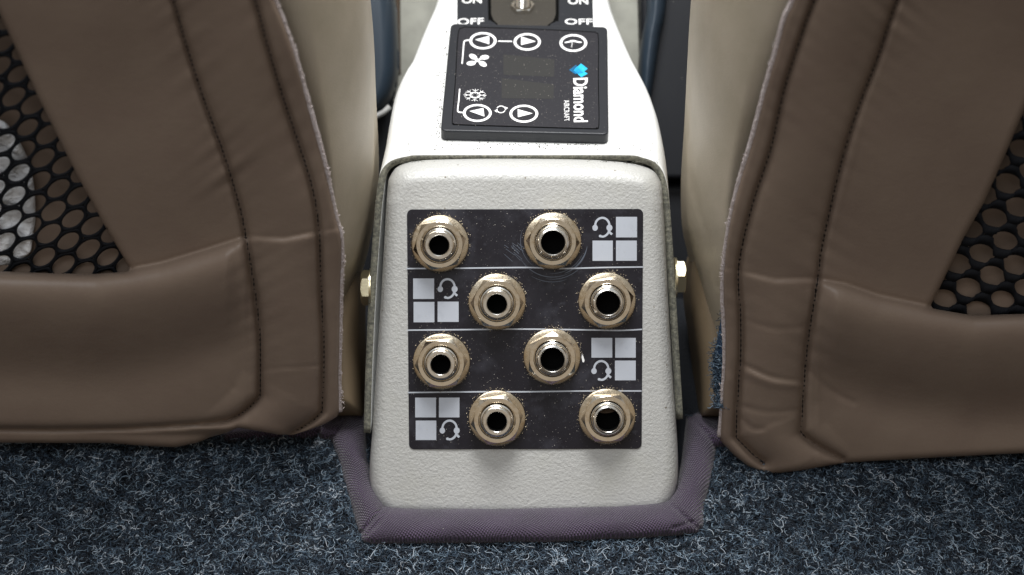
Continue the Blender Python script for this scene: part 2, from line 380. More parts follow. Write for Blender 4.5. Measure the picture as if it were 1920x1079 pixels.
# ------------------------------------------------------------------ jack box
bx = root('jack_box', FP(985, 948), 'pale grey stippled metal box at the end of the console carrying eight headset sockets', 'jack box')
BOX = smooth([(726, 360), (720, 460), (713, 580), (705, 700), (698, 810), (693, 880), (698, 930), (720, 962), (760, 972), (985, 975), (1210, 968), (1250, 955), (1268, 915), (1271, 850), (1261, 700), (1254, 580), (1248, 460), (1243, 380), (1238, 340), (1212, 314), (1130, 301),
              (985, 297), (820, 299), (755, 308), (732, 330)], 6, True)
def topw(y): return np.clip((380 - y) / 70, 0, 1)
pad('box_shell', BOX, lambda x, y: FD(x, y), M['box'], bx, R=lambda x, y: 27 + 27 * topw(y), Dz=lambda x, y: .50 + .35 * topw(y), thick=6.5, step=4, extra=lambda Z: .005 * noise2(Z[:, 0], Z[:, 1], 4, .03), cap=False)
# placard
def rrect(x0, y0, x1, y1, r, n=5, q=None):
    pts = []
    for cx, cy, a in ((x1 - r, y0 + r, -90), (x1 - r, y1 - r, 0), (x0 + r, y1 - r, 90), (x0 + r, y0 + r, 180)):
        for k in range(n + 1): t = math.radians(a + 90 * k / n); pts.append((cx + r * math.cos(t), cy + r * math.sin(t)))
    return pts
def warp(pts, x0, y0, x1, y1, q):
    o = []
    for x, y in pts:
        u, t = (x - x0) / (x1 - x0), (y - y0) / (y1 - y0); q_ = np.array(q, float)
        o.append((1 - u) * (1 - t) * q_[0] + u * (1 - t) * q_[1] + u * t * q_[2] + (1 - u) * t * q_[3])
    return np.array(o)
def plate(name, outline, plane, h0, h1, m, parent, bev=.01):
    o_ = np.array(outline); n = len(o_)
    V = np.vstack([plane(o_[:, 0], o_[:, 1], h0), plane(o_[:, 0], o_[:, 1], h1)])
    F = [list(range(n))[::-1], [n + k for k in range(n)]] + [[k, (k + 1) % n, n + (k + 1) % n, n + k] for k in range(n)]
    o = recalc(mesh(name, V, F, m, parent, sm=False))
    if bev: bevel_mod(o, bev, 2)
    return o
pl = plate('placard', warp(rrect(0, 0, 440, 450, 10), 0, 0, 440, 450, [(763, 393), (1206, 392), (1203, 842), (767, 843)]), FP, -.05, .028, M['placard'], bx, .006)
for pts in ([(762, 504), (850, 503.5), (985, 502), (1050, 504), (1130, 502), (1206, 501)], [(764, 619.5), (870, 618.5), (985, 617.5), (1100, 619), (1160, 620), (1204, 618)], [(765, 736.5), (900, 735), (985, 735), (1100, 733.5), (1203, 733.5)]):
    decal('divider_line', [('stroke', smooth(pts, 6), 2.6)], FP, M['ink'], pl, .034)
SQ = [(1155, 407, 1194.5, 445.5), (1111, 451.5, 1149, 489.5), (1155, 451.5, 1194, 489.3), (774.7, 522.5, 814, 561), (775.5, 566.5, 814.5, 604.7), (820.5, 566, 860, 604),
      (1109, 634, 1148, 671), (1153.5, 634, 1192, 671), (1153, 676.5, 1192, 713.5), (778.5, 746, 817.5, 783), (823, 746, 861.5, 783), (779.5, 789, 818, 825.5)]
for x0, y0, x1, y1 in SQ: decal('white_square', [('poly', [(x0, y0), (x0, y1), (x1, y1), (x1, y0)])], FP, M['ink'], pl, .034)
def headset(cx, cy):
    f = lambda x, y: (cx + (x - 491.5) / 9.81, cy + (y - 357) / 9.81); S = []
    S.append(('stroke', [f(*p) for p in ell(485, 325, 130, 140, 26, 180, 360)], 4.0))
    S.append(('poly', [f(*p) for p in ell(352, 368, 50, 56, 22)][::-1])); S.append(('poly', [f(*p) for p in ell(616, 368, 55, 60, 22)][::-1]))
    S.append(('stroke', [f(*p) for p in smooth([(610, 410), (595, 460), (555, 505), (500, 530), (450, 522)], 6)], 4.0))
    S.append(('poly', [f(*p) for p in ell(447, 520, 27, 25, 16)][::-1])); S.append(('stroke', [f(*p) for p in smooth([(600, 420), (630, 460), (665, 490)], 5)], 4.2))
    return S
for c in ((1130, 426.4), (839.7, 541.4), (1128, 695), (843.6, 806.6)): decal('headset_symbol', headset(*c), FP, M['ink'], pl, .034)
decal('paint_chip', [('poly', np.array([(1091, 664), (1093.5, 668), (1096, 676), (1095, 680), (1092, 679), (1090.5, 671)])[::-1])], FP, M['inkw'], pl, .036)

# sockets
def lathe(name, prof, m, parent, seg=64, mats=None, fmat=None, knurl=0):
    V = []; F = []; FM = []
    for r, z in prof:
        for k in range(seg):
            a = 2 * math.pi * k / seg; rr = r * (1 + (knurl * (k % 2) if r > .8 else 0)); V.append((rr * math.cos(a), rr * math.sin(a), z))
    for i in range(len(prof) - 1):
        for k in range(seg):
            k2 = (k + 1) % seg; F.append([i * seg + k, i * seg + k2, (i + 1) * seg + k2, (i + 1) * seg + k]); FM.append(fmat[i] if fmat else 0)
    o = mesh(name, V, F, m, parent, local=True, mats=mats, fm=FM)
    o.data.set_sharp_from_angle(angle=math.radians(28)) if hasattr(o.data, 'set_sharp_from_angle') else None
    return o
def hexnut(name, rc, z0, z1, rin, rtop, m, parent, rot):
    seg = 72; V = []; F = []
    def hr(a): return rc * math.cos(math.pi / 6) / math.cos(((a - rot + math.pi / 6) % (math.pi / 3)) - math.pi / 6)
    rings = []
    def ring(fn):
        b = len(V)
        for k in range(seg): a = rot + 2 * math.pi * k / seg; r, z = fn(a); V.append((r * math.cos(a), r * math.sin(a), z))
        rings.append(b)
    ch = lambda r: z1 - max(0, r - rtop) * .74
    ring(lambda a: (rin, z0 + .02)); ring(lambda a: (rin, z1 - .02)); ring(lambda a: (rin + .02, z1)); ring(lambda a: (min(rtop, hr(a)), z1))
    ring(lambda a: (max((rtop + hr(a)) / 2, min(rtop, hr(a))), ch(max((rtop + hr(a)) / 2, min(rtop, hr(a)))))); ring(lambda a: (hr(a), ch(hr(a)))); ring(lambda a: (hr(a), z0))
    for i in range(len(rings) - 1):
        for k in range(seg): k2 = (k + 1) % seg; F.append([rings[i] + k, rings[i + 1] + k, rings[i + 1] + k2, rings[i] + k2])
    o = recalc(mesh(name, V, F, m, parent, local=True)); o.data.set_sharp_from_angle(angle=math.radians(18)); return o
JK = [(825, 456, 0, 12), (1036, 451, 1, -2), (932, 565, 0, 0), (1138, 563, 1, 12), (828, 677, 0, 5), (1035, 668, 1, 28), (932, 783, 0, 10), (1138, 780, 1, 2)]
protos = {}
ROT = Matrix(((1, 0, 0), (0, math.sin(math.radians(36.5)), -math.cos(math.radians(36.5))), (0, math.cos(math.radians(36.5)), math.sin(math.radians(36.5)))))
def make_jack(big):
    j = D.objects.new('headset_socket', None); COL.objects.link(j); j.empty_display_size = .005
    lathe('washer', [(.50, .0), (.842, .0), (.85, .03), (.838, .065), (.80, .085), (.50, .085)], M['nickel'], j, 120, knurl=.006)
    hexnut('hex_nut', .79, .085, .40, .54, .675, M['nut'], j, math.pi / 2)
    if big: prof = [(.515, .1), (.515, .36), (.50, .42), (.485, .43), (.47, .50), (.44, .57), (.425, .585), (.375, .60), (.355, .58), (.345, .50), (.345, .06), (.32, .05), (0, .045)]; fm = [0] * 9 + [1] * 3
    else: prof = [(.505, .1), (.505, .40), (.49, .45), (.455, .47), (.44, .50), (.44, .56), (.415, .62), (.40, .63), (.315, .63), (.295, .61), (.288, .56), (.288, .06), (.27, .05), (0, .045)]; fm = [0] * 10 + [1] * 3
    lathe('sleeve', prof, None, j, 64, mats=[M['chrome'], M['hole']], fmat=fm)
    return j
for px_, py_, big, rot in JK:
    if big not in protos: j = protos[big] = make_jack(big)
    else:
        s = protos[big]; j = s.copy(); COL.objects.link(j)
        for ch in s.children: c = ch.copy(); COL.objects.link(c); c.parent = j
    j.parent = bx; loc = FP(px_, py_ + 1, .028) * .01 - wloc(bx)
    j.matrix_local = Matrix.Translation(Vector(loc)) @ (ROT.to_4x4())
    if (px_, py_) == (1138, 780):
        cs = lathe('contact_spring', [(.0, .10), (.12, .10), (.12, .14), (0, .16)], M['brown'], j, 24); cs.scale = (2.2, .7, 1); cs.location = (0, .0023, .0012); cs.rotation_euler = (0, 0, .12)
    for ch in j.children:
        if ch.name.startswith('washer') or ch.name.startswith('sleeve'): ch.rotation_euler = (0, 0, rng.uniform(0, 6.28))
        if ch.name.startswith('hex_nut'): ch.rotation_euler = (0, 0, math.radians(rot))
    j['label'] = 'wide bore headset socket' if big else 'narrow bore headset socket'

def grains(name, pts, r, m, parent):
    T = np.array([(1, 0, -.5), (-.5, .87, -.5), (-.5, -.87, -.5), (0, 0, 1.)]); V = []; F = []
    for k, p in enumerate(pts):
        A = np.linalg.qr(rng.normal(size=(3, 3)))[0]; V.append(p + (T * r * rng.uniform(.5, 1.6)) @ A); b = 4 * k
        F += [[b, b + 1, b + 2], [b, b + 1, b + 3], [b + 1, b + 2, b + 3], [b, b + 2, b + 3]]
    o = recalc(mesh(name, np.concatenate(V), F, m, parent, sm=False)); o['kind'] = 'stuff'; return o
gp = []; gw_ = []
for px_, py_, big, rot in JK:
    for k in range(80):
        a = rng.normal(-90, 75) if rng.uniform() < .75 else rng.uniform(0, 360); a = math.radians(a); r_ = 53.5 + abs(rng.normal(0, 3.0)); gp.append(FP(px_ + r_ * math.cos(a), py_ + r_ * .99 * math.sin(a), rng.uniform(.03, .10)))
    for k in range(45):
        a = rng.uniform(0, 6.28); r_ = rng.uniform(33, 50); gp.append(FP(px_ + r_ * math.cos(a), py_ + 4 + r_ * math.sin(a), .41 if r_ < 41 else .1))
for k in range(520): gw_.append(FP(rng.uniform(768, 1200), rng.uniform(397, 838), .036))
grains('gold_dust', gp, .0125, mat('gold_dust', (.50, .42, .30), .6), bx)
grains('pale_dust', gw_, .0085, mat('pale_dust', (.50, .47, .42), .8), bx)
sc_ = []
for r_, a0, a1, wd in ((62, 25, 95, 1.2), (66, 10, 70, 2.6), (69, 60, 150, 1.2), (73, 40, 100, 1.0), (60, 120, 200, .8), (78, 70, 120, 1.0)):
    pts = ell(1036, 451, r_, r_, 24, a0, a1); sc_.append(('stroke', pts, wd * (.25 + np.sin(np.linspace(0, math.pi, 24)))))
for k in range(14):
    x, y = rng.uniform(940, 975), rng.uniform(452, 480); L_ = rng.uniform(8, 24); a = math.radians(rng.normal(42, 6)); sc_.append(('stroke', [(x, y), (x + L_ * math.cos(a), y + L_ * math.sin(a))], .8))
for x0, y0, x1, y1 in ((962, 422, 968, 432), (885, 405, 890, 430), (865, 595, 872, 600), (1160, 640, 1185, 625), (1010, 580, 1035, 572), (1050, 800, 1075, 812), (1000, 640, 985, 650)): sc_.append(('stroke', [(x0, y0), ((x0 + x1) / 2 + 1, (y0 + y1) / 2 - 1), (x1, y1)], 1.0))
scm = mat('scuffed_film', (.085, .10, .13), .5)
for a_, b_ in ((0, 6), (6, 20)): decal('scuff_marks', sc_[a_:b_], lambda x, y, h=0: FP(x, y, .0295 + (h - .0295) * .05), scm, pl, .03 + a_ * .0004)

# ------------------------------------------------------------------ console cover
cv = root('centre_console', TP(985, 200), 'glossy white moulded console cover between the seats with a raw cut rear edge', 'console')
lip = smooth([(682, 812), (685, 700), (691, 560), (699, 440), (705, 370), (713, 325), (732, 303), (762, 294), (800, 291), (985, 291), (1165, 291), (1205, 296), (1233, 309), (1249, 340), (1257, 400), (1264, 500), (1273, 650), (1281, 786)], 6)
L0 = FP(lip[:, 0], lip[:, 1], -.7)
sil = [(300, 713, 1253), (240, 727, 1248), (190, 735, 1238), (150, 743, 1224), (120, 757, 1208), (100, 771, 1196), (75, 781, 1184), (50, 791, 1173), (25, 802, 1162), (0, 814, 1152), (-40, 826, 1142), (-120, 840, 1130), (-260, 850, 1122)]
yl = FP(985, 291, -.7)[1]; st = []
for yy, xl, xr in sil:
    a = TP(xl, yy + 14, -.45); b = TP(xr, yy + 14, -.45); st.append((max(0, a[1] - yl), a[0], b[0]))
L0[:, 2] = np.minimum(L0[:, 2], ZT - .006)
st[0] = (0, st[0][1], st[0][2])
ss = np.array([s[0] for s in st]); sl = np.array([s[1] for s in st]); sr = np.array([s[2] for s in st])
V = []; stations = np.unique(np.concatenate([np.linspace(0, .6, 4), np.linspace(.6, ss[-1], 44)])); nL = len(L0)
for s in stations:
    xl, xr = np.interp(s, ss, sl), np.interp(s, ss, sr); x0, x1 = sl[0], sr[0]
    V.append(np.stack([xl + (L0[:, 0] - x0) * (xr - xl) / (x1 - x0), L0[:, 1] + s, L0[:, 2]], 1))
V = np.concatenate(V); F = []
for i in range(len(stations) - 1):
    for k in range(nL - 1): a = i * nL + k; F.append([a, a + 1, a + nL + 1, a + nL])
shell = recalc(mesh('cover_shell', V, F, None, cv, mats=[M['white'], M['cut']]))
so = shell.modifiers.new('s', 'SOLIDIFY'); so.thickness = .0021; so.offset = -1; so.material_offset_rim = 1; so.use_even_offset = True
nrm = shell.data.polygons[nL // 2].normal
if nrm.z < 0: shell.data.flip_normals()
# shaggy burr along the cut edge
bp = []
for k in range(200):
    x = rng.uniform(740, 1235); a = FP(x, 303 + .0 * x, -.62); p = [a]; dr = np.array([rng.normal(0, .6), -.5, rng.normal(-.4, .4)])
    for q in range(3): p.append(p[-1] + dr * .03 + rng.normal(0, .008, 3))
    bp.append(p)
tubes('laminate_burr', bp, .007, M['cut'], cv, 3)

# control keypad
panel = root('x', (0, 0, 0), None, None); D.objects.remove(panel)
Q = [(845, 44), (1139, 50), (1141, 252), (826, 245)]
body_o = warp(rrect(0, 0, 100, 100, 3.2, 4), 0, 0, 100, 100, Q)
PH = .37
V = np.vstack([TP(body_o[:, 0], body_o[:, 1], PH) - [0, 0, PH + .05], TP(body_o[:, 0], body_o[:, 1], PH)]); n = len(body_o)
F = [list(range(n))[::-1], [n + k for k in range(n)]] + [[k, (k + 1) % n, n + (k + 1) % n, n + k] for k in range(n)]
kp = recalc(mesh('control_keypad', V, F, M['plastic'], cv, sm=False)); bevel_mod(kp, .045, 3)
kp['label'] = 'black square climate keypad with white printed buttons'
mo = smooth([(868, 52.5), (885, 51.5), (1000, 55), (1105, 60), (1117, 62), (1122, 72), (1122, 150), (1123, 232), (1118, 240), (1108, 241.5), (985, 238), (862, 234), (851, 232), (848, 224), (854, 150), (859, 65)], 5, True)
TT = lambda x, y, h=0.: TP(x, y, PH + h)
plate('membrane', mo, TT, -.02, .012, M['membrane'], kp, .006)
decal('membrane_gap', [('stroke', mo, 1.6, True)], TT, M['hole'], kp, .0125)
c8 = lambda x, y: (820 + x / 4.315, 30 + y / 4.315)
def ring(cx, cy, rx, ry, t): 
    a = ell(cx, cy, rx, ry, 56); b = ell(cx, cy, rx - t, ry - t * .72, 56); v = list(a) + list(b)
    return ('mesh', v, [[k, 56 + k, 56 + (k + 1) % 56, (k + 1) % 56] for k in range(56)])
hd = .016
btn = [((905.5, 76.8), 25.5, 16, [(305, 193), (420, 163), (420, 230)]), ((988.5, 78.9), 25.5, 16.2, [(678, 168), (678, 236), (797, 207)]), ((1075, 81), 25.8, 16.4, None),
       ((894.9, 212.2), 27, 16.6, [(260, 771), (372, 746), (381, 815)]), ((982.2, 213.6), 27, 16.7, [(650, 755), (652, 820), (772, 790)])]
for c, rx, ry, tri in btn:
    S = [ring(*c, rx, ry, 5.0)]
    if tri: S.append(('poly', [c8(*p) for p in tri]))
    else:
        S.append(('poly', [c8(*p) for p in smooth([(1030, 214), (1060, 206), (1092, 196), (1096, 208), (1062, 216), (1034, 220)], 3, True)]))
        S.append(('poly', [c8(*p) for p in smooth([(1168, 212), (1140, 206), (1100, 196), (1098, 208), (1136, 217), (1164, 219)], 3, True)]))
        S.append(('stroke', [c8(1093, 205), c8(1086, 255)], 1.0))
    decal('button_print', S, TT, M['inkw'], kp, hd)
fan = [('poly', np.array([c8(*p) for p in ell(x, y, rx, ry, 20, rot=r)])) for x, y, rx, ry, r in ((290, 331, 34, 20, 25), (382, 336, 37, 18, -5), (274, 384, 38, 18, -5), (368, 389, 34, 20, 25))]
fan += [('stroke', [c8(*p) for p in smooth([(300, 340), (322, 355), (335, 368), (358, 380)], 4)], 3.6), ('stroke', [c8(*p) for p in smooth([(290, 378), (318, 366), (338, 354), (366, 342)], 4)], 3.2)]
decal('fan_symbol', fan, TT, M['inkw'], kp, hd)
sn = []
for k in range(8):
    a = math.radians(k * 45 + 2); cx, cy = 305, 642; ca, sa = math.cos(a), math.sin(a); e1 = c8(cx + 92 * ca, cy + 50 * sa)
    sn.append(('stroke', [c8(cx + 20 * ca, cy + 12 * sa), e1], 1.1))
    for g in (-.5, .5): sn.append(('stroke', [c8(cx + 62 * ca, cy + 34 * sa), c8(cx + 88 * math.cos(a + g * .6), cy + 48 * math.sin(a + g * .6))], .8))
sn.append(ring(*c8(305, 642), 10, 6, 2))
decal('snowflake_symbol', sn, TT, M['inkw'], kp, hd)
rc = [('stroke', [c8(*p) for p in ell(515, 757, 34, 27, 14, a0, a1)], 1.6) for a0, a1 in ((200, 340), (20, 160))]
rc += [('poly', [c8(*p) for p in t]) for t in (((545, 735), (572, 745), (548, 765)), ((482, 782), (462, 768), (488, 752)))]
decal('recirculate_symbol', rc, TT, M['inkw'], kp, hd)
decal('bracket_lines', [('stroke', [c8(492, 205), c8(605, 207)], 2.0), ('stroke', [c8(*p) for p in smooth([(262, 197), (232, 200), (216, 215), (208, 300), (200, 388)], 5)], 2.4),
                        ('stroke', [c8(*p) for p in smooth([(181, 590), (174, 680), (165, 755), (172, 778), (214, 783)], 5)], 2.4)], TT, M['inkw'], kp, hd)
for q in ([(532, 312), (948, 352), (945, 494), (535, 478)], [(522, 503), (945, 556), (940, 672), (520, 668)]):
    plate('display_window', [c8(*p) for p in q], TT, .010, .0145, M['lcd'], kp, 0)
decal('maker_name', [text_shape('Diamond', [(1074.5, 147), (1075.5, 229.5), (1102.5, 229), (1102, 146)], bold=.022)], TT, M['inkw'], kp, hd)
decal('maker_subtitle', [text_shape('AIRCRAFT', [(1057, 189), (1058, 227), (1067.5, 226.5), (1067.5, 188.5)], shear=-.25)], TT, M['inkw'], kp, hd)
lg = []
for k in range(9): lg.append(('poly', [c8(1068 + k * 6, 437 + k * 5.4), c8(1106 - (8 - k) * 1 + k * 6.2, 402 + k * 6.2 - 10), c8(1108 + k * 6, 405 + k * 6.0 - 5), c8(1070 + k * 6, 441 + k * 5.4)][::1]))
decal('emblem', [('poly', [c8(1100, 440), c8(1163, 386), c8(1216, 428), c8(1188, 450), c8(1217, 468), c8(1165, 497)])], TT, M['cyan'], kp, hd)
decal('emblem_stripes', [('stroke', [c8(1070 + k * 7, 440 + k * 5), c8(1125 + k * 9, 400 + k * 9)], .9) for k in range(7)], TT, M['cyan2'], kp, hd + .004)

kg = [TT(*(np.array(c8(rng.uniform(140, 1290), rng.uniform(110, 890)))), .018) for k in range(330)]
grains('pale_dust', kg, .0085, D.materials['pale_dust'], kp)
cg = []
for k in range(240):
    u = rng.uniform(); x = 845 - 19 * u - abs(rng.normal(0, 7)) - 2; cg.append(TP(x, 44 + 215 * u, .01))
for k in range(150): cg.append(TP(rng.uniform(740, 1225), 283 - abs(rng.normal(0, 9)), .01))
for k in range(90): cg.append(TP(rng.uniform(835, 1140), 270 + abs(rng.normal(0, 2.5)), .01))
grains('dark_crumbs', cg, .016, mat('dark_crumbs', (.07, .06, .045), .8), cv)
# switch placard ahead of the keypad
sp = plate('switch_placard', [(857, -150), (857, 60), (1113, 62), (1108, -150)], TP, .0, .02, M['plastic'], cv, .004)
for nm, tx, q in (('on_marking', 'ON', [(866, 6.5), (903, 6.5), (903, -5.5), (866.5, -5.5)]), ('on_marking', 'ON', [(1065, 8), (1103, 8.5), (1102, -4), (1065, -4.5)]),
                  ('off_marking', 'OFF', [(857.5, 47), (907, 46), (907, 34), (858, 35)]), ('off_marking', 'OFF', [(1059, 46), (1112, 46.5), (1111, 35.5), (1059, 35.5)])):
    decal(nm, [text_shape(tx, q, .012)], TP, M['inkw'], sp, .024)
wo = smooth([(914, -120), (914, -120), (915, 25), (919, 38), (930, 46), (930, 60), (930, 60), (1030, 60), (1030, 60), (1032, 46), (1043, 40), (1048, 25), (1046, -120), (1046, -120)], 4, True)
decal('painted_gap_shadow', [('poly', wo)], TP, M['hole'], sp, .023)  # flat near black sheet paints the shade round the switch plate
wi = np.array([(920, -115), (921, 27), (926, 39), (935, 47), (935, 58), (1026, 58), (1026, 48), (1037, 40), (1042, 27), (1040, -115)], float)
plate('switch_plate', wi, TP, .024, .03, M['switchplate'], sp, 0)
tg = D.objects.new('toggle_switch', None); COL.objects.link(tg); tg.parent = cv; tg.location = TP(980, 16, .03) * .01 - wloc(cv); tg['label'] = 'chrome toggle switch with hex nut'
hexnut('hex_nut', .40, 0, .16, .27, .35, M['chrome'], tg, math.pi / 6 + math.pi / 3 + .05)
pr = [(.255, .02)]
for k in range(9): pr += [(.255, .17 + k * .05), (.232, .195 + k * .05)]
pr += [(.22, .64), (.15, .64), (.15, .45), (0, .45)]
lathe('threaded_collar', pr, M['chrome'], tg, 40)
lv = lathe('bat_lever', [(.07, .4), (.08, .7), (.11, 1.1), (.15, 1.7), (.15, 1.85), (.10, 1.95), (0, 1.98)], M['nickel'], tg, 32); lv.rotation_euler = (math.radians(-14), 0, 0)

# bolts clamping the cover flanges
def bolt(px_, py_, d, side):
    o = D.objects.new('hex_bolt', None); COL.objects.link(o); o.parent = cv; o.location = P(px_, py_, d) * .01 - wloc(cv)
    o.rotation_euler = (0, math.radians(90 * side), 0)
    hexnut('bolt_head', .54, 0, .26, .01, .46, M['brass'], o, .25)
    lathe('flange_washer', [(.0, -.06), (.60, -.06), (.60, 0), (0, .0)], M['brass'], o, 40)
bolt(694, 540, 51.0, -1); bolt(1268, 520, 51.0, 1)

# ------------------------------------------------------------------ seats
def seat_d(x, y): return 51.0 - 9.0 * (1 - y / 820.0)
def pucker(Z, line, amp, wd, seed, f=.16, groove=.30, gw=4.0, skew=.35):
    d, s, nr = seg_dist(Z, line); sg = np.where(Z[:, 0] > nr[:, 0], 1, -1)
    mod = .45 + .55 * np.clip(noise1(s, seed + 50, .02) + .4, 0, 1.3)
    amp = amp * np.clip((np.max(line[:, 1]) - 62 - Z[:, 1]) / 50, .0, 1)
    return groove * np.exp(-(d / gw) ** 2) + .13 * np.exp(-(d / 10) ** 2) + amp * mod * noise1(s + skew * d * sg, seed, f) * np.exp(-(d / wd) ** 1.3) * (1 - np.exp(-(d / 3.0) ** 2))
def stitches(name, line, dep, parent, pitch=9.5, dash=8.8, r=.046, off=.03):
    seg = np.hypot(*np.diff(line, axis=0).T); cum = np.concatenate([[0], np.cumsum(seg)]); paths = []
    s = 0
    while s + dash < cum[-1]:
        t = np.array([s, s + dash * .5, s + dash]); q = np.stack([np.interp(t, cum, line[:, 0]), np.interp(t, cum, line[:, 1])], 1)
        d = dep(q) - np.array([-.02, off + .03, -.02]); paths.append(P(q[:, 0], q[:, 1], d)); s += pitch
    return tubes(name, paths, r, M['thread'], parent, 5)
def fray(name, line, dfn, parent, n, outward):
    V = []; base = []
    seg = np.hypot(*np.diff(line, axis=0).T); cum = np.concatenate([[0], np.cumsum(seg)])
    paths = []
    for k in range(n):
        s = cum[-1] * rng.uniform(0, 1) ** 1.3; q = np.array([np.interp(s, cum, line[:, 0]), np.interp(s, cum, line[:, 1])]); L = rng.uniform(3, 9) * (.5 + .8 * abs(noise1(s, 77, .05)))
        d = float(dfn(q[0], q[1])) + rng.uniform(.1, .3); a = rng.normal(0, .8); dx, dy = outward * math.cos(a), math.sin(a); p = []
        for j in range(4): t = j / 3 * L; p.append(P(q[0] + dx * t + outward * .5, q[1] + dy * t + .12 * t * t * rng.normal(0, .3), d + t * .01))
        paths.append(p)
    tubes(name, paths, .0105, M['lining'], parent, 3)
    t = np.linspace(0, cum[-1], 240); q = np.stack([np.interp(t, cum, line[:, 0]), np.interp(t, cum, line[:, 1])], 1)
    dd = dfn(q[:, 0], q[:, 1]) + .22; q = q + np.stack([outward * (noise1(t, 5, .12) * .5 + .2), 0 * t], 1)
    tubes(name.replace('frayed_edge', 'lining_edge'), [P(q[:, 0], q[:, 1], dd)], .075, M['lining'], parent, 6)
def net(name, origin, a, b, semi, rot, clip, dfn, parent):
    a = np.array(a, float); b = np.array(b, float); ctr = np.array(origin, float); N = 24
    e1 = b; e2 = a - b
    Mx = np.stack([e1, (e2 - .5 * e1) / (math.sqrt(3) / 2)], 1)
    hexv = np.array([(math.cos(t), math.sin(t)) for t in np.radians(np.arange(6) * 60 + 30)]) / math.sqrt(3) @ Mx.T
    V = []; F = []
    for i in range(-16, 17):
        for j in range(-16, 17):
            c = ctr + i * b + j * (a - b)
            if not inside(c[None], clip)[0]: continue
            sc = 1 + .06 * rng.normal(); c2 = c + rng.normal(0, .8, 2)
            el_ = ell(c2[0], c2[1], semi[0] * sc, semi[1] * sc, N, rot=rot) ; B0 = len(V); mid = []
            for p in el_:
                dr = p - c; best = 1e9
                for k in range(6):
                    h1, h2 = hexv[k], hexv[(k + 1) % 6]; den = dr[0] * (h2 - h1)[1] - dr[1] * (h2 - h1)[0]
                    if abs(den) < 1e-9: continue
                    t = (h1[0] * (h2 - h1)[1] - h1[1] * (h2 - h1)[0]) / den
                    if 0 < t < best: best = t
                V.append((p[0], p[1], .03)); mid.append((c[0] + dr[0] * max(best, 1.01), c[1] + dr[1] * max(best, 1.01), -.02))
            V += mid
            for k in range(N): k2 = (k + 1) % N; F.append([B0 + k, B0 + k2, B0 + N + k2, B0 + N + k])
    V = np.array(V); W = P(V[:, 0], V[:, 1], dfn(V[:, 0], V[:, 1]) + V[:, 2])
    o = mesh(name, W, F, M['net'], parent); s = o.modifiers.new('s', 'SOLIDIFY'); s.thickness = .0006; s.offset = 0; return o

def yc_line(pts):
    p = np.array(pts, float); return lambda x: np.interp(x, p[:, 0], p[:, 1])

# ---- left seat
ls = root('aircraft_seat', P(300, 830, 51), 'taupe leather seat back on the left with white paper behind its black net pocket', 'seat', 'aircraft seats either side of the console')
EL = smooth([(400, -320), (455, -150), (515, 0), (548, 90), (580, 200), (607, 300), (628, 400), (640, 450), (640, 520), (638, 600), (636, 690), (637, 771)], 6)
S2L = smooth([(350, -320), (420, -160), (478, 0), (500, 80), (530, 180), (560, 270), (585, 350), (598, 430), (603, 560), (607, 640), (606, 730), (604, 772), (604, 772), (585, 790), (548, 812)], 6)
S1L = smooth([(200, -320), (270, -150), (325, 0), (345, 70), (380, 180), (420, 290), (450, 390), (462, 450), (480, 560), (488, 640), (488, 742), (488, 742), (472, 760), (440, 783), (400, 793), (300, 801), (150, 806), (0, 806), (-500, 800)], 6)
outl = [(-500, 508), (0, 509), (100, 513), (180, 514), (238, 510), (246, 507), (200, 430), (145, 330), (75, 190), (0, 28), (-100, -180), (-180, -330)]
PL = np.array([(float(a), float(b)) for a, b in outl] + [tuple(p) for p in EL] + [(630, 783), (608, 796), (575, 808), (548, 816), (520, 815), (480, 808), (446, 802), (425, 812), (395, 820), (372, 830), (330, 839), (280, 837), (200, 831), (100, 831), (-500, 828)])
ycL = yc_line([(-500, 510), (0, 509), (180, 514), (245, 506), (300, 496), (380, 472), (462, 446), (530, 450), (600, 437), (645, 428)])
def left_extra(Z):
    x, y = Z.T; t = y - ycL(x)
    o = pucker(Z, S1L, .045, 40, 1, f=.12) + pucker(Z, S2L, .026, 26, 2, f=.11)
    step_ = 1 / (1 + np.exp(-t / 2.2)); on = np.clip((640 - x) / 60, .35, 1) * np.where(x < 462, 1, .55)
    o = o - .17 * step_ * on * np.exp(-np.clip(t, 0, 999) / 260) + .06 * np.exp(-((t + 3) / 4) ** 2) * on
    inner = np.clip((485 - x) / 60, 0, 1)
    o = o - .75 * inner * np.where(t > 0, (t / 60) * np.exp(1 - t / 60), 0) * np.where(t > 0, 1, 0) * .9 + .3 * inner * np.exp(-((t - 190) / 60) ** 2)
    o = o + .35 * np.clip((y - 802) / 14, 0, 1) * np.clip((470 - x) / 60, 0, 1)
    o = o - .30 * np.exp(-((seg_dist(Z, S1L)[0] - 55) / 30) ** 2) * (x > 470) * 0
    o = o + .05 * noise2(x, y, 21, .02) + .03 * np.exp(-(((y - 690) + .08 * (x - 540)) / 2.5) ** 2) * ((x > 488) & (x < 604))
    # rounded tube of leather between the two seams
    d1 = seg_dist(Z, S1L)[0]; d2 = seg_dist(Z, S2L)[0]; band = d1 + d2
    o = o - .42 * np.clip(4 * d1 * d2 / np.maximum(band, 1) ** 2, 0, 1) * np.clip((185 - band) / 70, 0, 1)
    return o
_, depL = pad('back_cover', PL, seat_d, M['leather'], ls, R=13, Dz=.22, thick=.38, step=4, extra=left_extra)
stitches('stitching', S1L[S1L[:, 1] < 786], depL, ls); stitches('stitching', S2L, depL, ls)
fray('frayed_edge', EL, seat_d, ls, 1000, 1)
